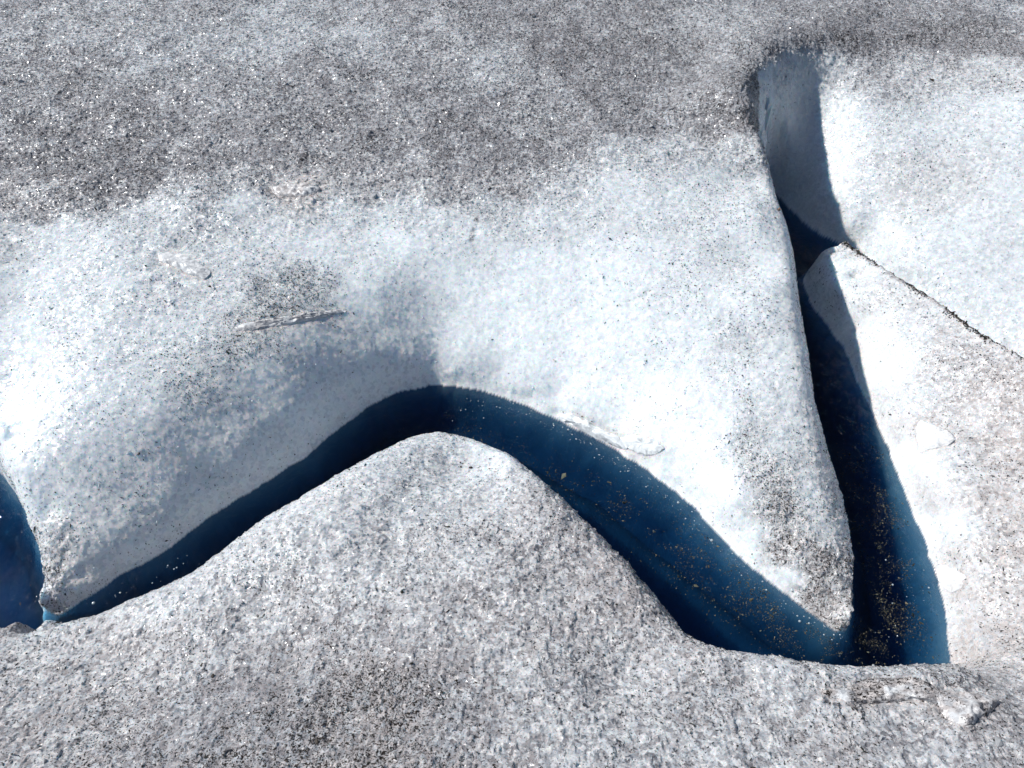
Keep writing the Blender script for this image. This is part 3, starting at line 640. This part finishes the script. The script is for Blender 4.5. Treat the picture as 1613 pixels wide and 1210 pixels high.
# ------------------------------------------------------------------ lumps and slivers of ice lying on the banks, pebbles
def lump(name, outline, h, dust, grit, warm, label, cat, seed, pw=3.0, rough=.004, lift=0.0):
    o_ = np.array(outline, float); o_ = np.r_[o_, o_[:1]]
    d = np.r_[0, np.cumsum(np.hypot(*np.diff(o_, axis=0).T))]; t = np.linspace(0, d[-1], 57)[:-1]
    w3 = hit(np.interp(t, d, o_[:, 0]), np.interp(t, d, o_[:, 1])); c_ = w3[:, :2].mean(0); n_ = len(w3)
    ring, V = [1.0, 1.03, .99, .94, .86, .75, .62, .47, .3, .13], []
    for k, rr in enumerate(ring):
        q_ = c_ + (w3[:, :2] - c_) * rr
        g_ = np.mean([surf(q_[:, 0] + a, q_[:, 1] + b) for a in (-.012, 0, .012) for b in (-.012, 0, .012)], 0)
        nz = fbm(q_[:, 0] * 60 + seed, q_[:, 1] * 60, 120 + seed, 3) * rough * 2
        prof = -.03 if k == 0 else (.15 if k == 1 else (1 - min(rr, 1) ** pw) ** .5) * h + lift
        V.append(np.c_[q_, g_ + prof + (nz if k else 0)])
    cz = V[-1][:, 2].mean(); V = np.concatenate(V + [[[c_[0], c_[1], cz + .001]], [[c_[0], c_[1], V[0][:, 2].mean() - .02]]])
    F = []
    for k in range(len(ring) - 1):
        for i in range(n_):
            j = (i + 1) % n_; F.append((k * n_ + i, k * n_ + j, (k + 1) * n_ + j, (k + 1) * n_ + i))
    top, bot = len(V) - 2, len(V) - 1; k = len(ring) - 1
    for i in range(n_):
        j = (i + 1) % n_; F.append((k * n_ + i, k * n_ + j, top)); F.append((j, i, bot))
    me = bpy.data.meshes.new(name); me.from_pydata(V.tolist(), [], F)
    bm = bmesh.new(); bm.from_mesh(me); bmesh.ops.recalc_face_normals(bm, faces=bm.faces); bm.to_mesh(me); bm.free()
    for p_ in me.polygons: p_.use_smooth = True
    nn = fbm(V[:, 0] * 25, V[:, 1] * 25, 140 + seed, 2)
    for k, v in (('dust', dust), ('grit', grit), ('warm', warm)):
        a_ = me.attributes.new(k, 'FLOAT', 'POINT'); a_.data.foreach_set('value', np.clip(v * (1 + 1.2 * nn), 0, 1).astype(np.float32))
    return link(name, me, LOOSE, label=label, cat=cat)
lump('ice_chip', [(250, 401), (262, 396), (285, 401), (308, 411), (332, 428), (322, 439), (295, 429), (268, 416), (252, 411)], .010, .12, .1, .6, 'smooth rounded ice chip, pale cream, on the white slope at upper left', 'ice chip', 1)
lump('ice_sliver', [(372, 514), (400, 506), (440, 501), (490, 494), (535, 489), (546, 493), (500, 503), (450, 511), (400, 519), (378, 520)], .006, .3, .3, .8, 'long thin tan ice sliver below the dark grit patch on the far bank', 'ice sliver', 2, pw=4)
lump('dusty_ice_lump', [(425, 295), (450, 289), (480, 290), (505, 298), (495, 308), (465, 311), (435, 306)], .012, .45, .3, .9, 'low brownish ice lump at the edge of the dirty grey band', 'ice lump', 3)
lump('ice_lump', [(1443, 672), (1450, 664), (1470, 669), (1492, 681), (1506, 692), (1492, 702), (1465, 708), (1450, 713), (1445, 695)], .018, .12, .05, .6, 'pointed cream ice lump on the right tongue beside the channel', 'ice lump', 4, pw=2)
lump('ice_lump', [(1477, 890), (1490, 886), (1510, 892), (1521, 907), (1516, 925), (1500, 931), (1487, 921), (1478, 906)], .015, .15, .05, .5, 'small rounded ice lump at the waterline near the lower end of the tongue', 'ice lump', 5, pw=2.5)
lump('ice_ledge', [(880, 655), (900, 656), (925, 667), (955, 681), (982, 694), (988, 707), (965, 701), (940, 691), (910, 675), (885, 664)], .014, .0, .0, .0, 'narrow white ice ledge hanging over the far waterline', 'ice ledge', 6, pw=4)
lump('ice_slab', [(978, 690), (1000, 687), (1025, 694), (1047, 708), (1032, 717), (1005, 712), (987, 704)], .006, .0, .0, .0, 'smooth bright ice slab just right of the overhanging ledge', 'ice slab', 7)
lump('ice_crust', [(1296, 1090), (1342, 1080), (1355, 1071), (1395, 1067), (1440, 1067), (1465, 1079), (1502, 1091), (1482, 1108), (1440, 1101), (1390, 1105), (1340, 1108)], .017, .8, .9, .6, 'dirty brown ice crust ridge in the lower right foreground', 'ice crust', 8, pw=3, rough=.006)
lump('ice_lump', [(1474, 1096), (1505, 1088), (1550, 1092), (1581, 1105), (1562, 1120), (1535, 1139), (1510, 1144), (1490, 1129)], .018, .8, .7, .75, 'tan ice lump at the right end of the dirty crust ridge', 'ice lump', 9, pw=2.5, rough=.005)

STONE = grit_material('dark_pebble', (.03, .026, .022, 1), (.06, .05, .042, 1)); RUST = grit_material('brown_pebble', (.22, .15, .11, 1), (.26, .18, .13, 1))
def pebble(px, py, r_, m, label, seed, group=None):
    w3 = hit([px], [py])[0]; me = hull_mesh('pebble', 26, (r_, r_ * .7, r_ * .6), m, seed, .15)
    o = link('pebble', me, m, label=label, cat='pebble', group=group)
    o.location = (w3[0], w3[1], surf(w3[:1], w3[1:2])[0] + r_ * .25); o.rotation_euler = (0, 0, seed * 1.3)
pebble(1227, 330, .011, RUST, 'small brown pebble on the sharp edge of the right spur', 3)
pebble(726, 736, .006, STONE, 'left, smaller dark pebble in the hollow on top of the foreground hump', 4, 'pebbles in the hollow')
pebble(742, 737, .009, STONE, 'right, larger dark pebble in the hollow on top of the foreground hump', 5, 'pebbles in the hollow')
pebble(335, 1065, .006, STONE, 'dark pebble left of the dirtiest foreground patch', 6)
pebble(500, 1171, .007, STONE, 'dark pebble within the dirtiest foreground patch by the bottom edge', 7)
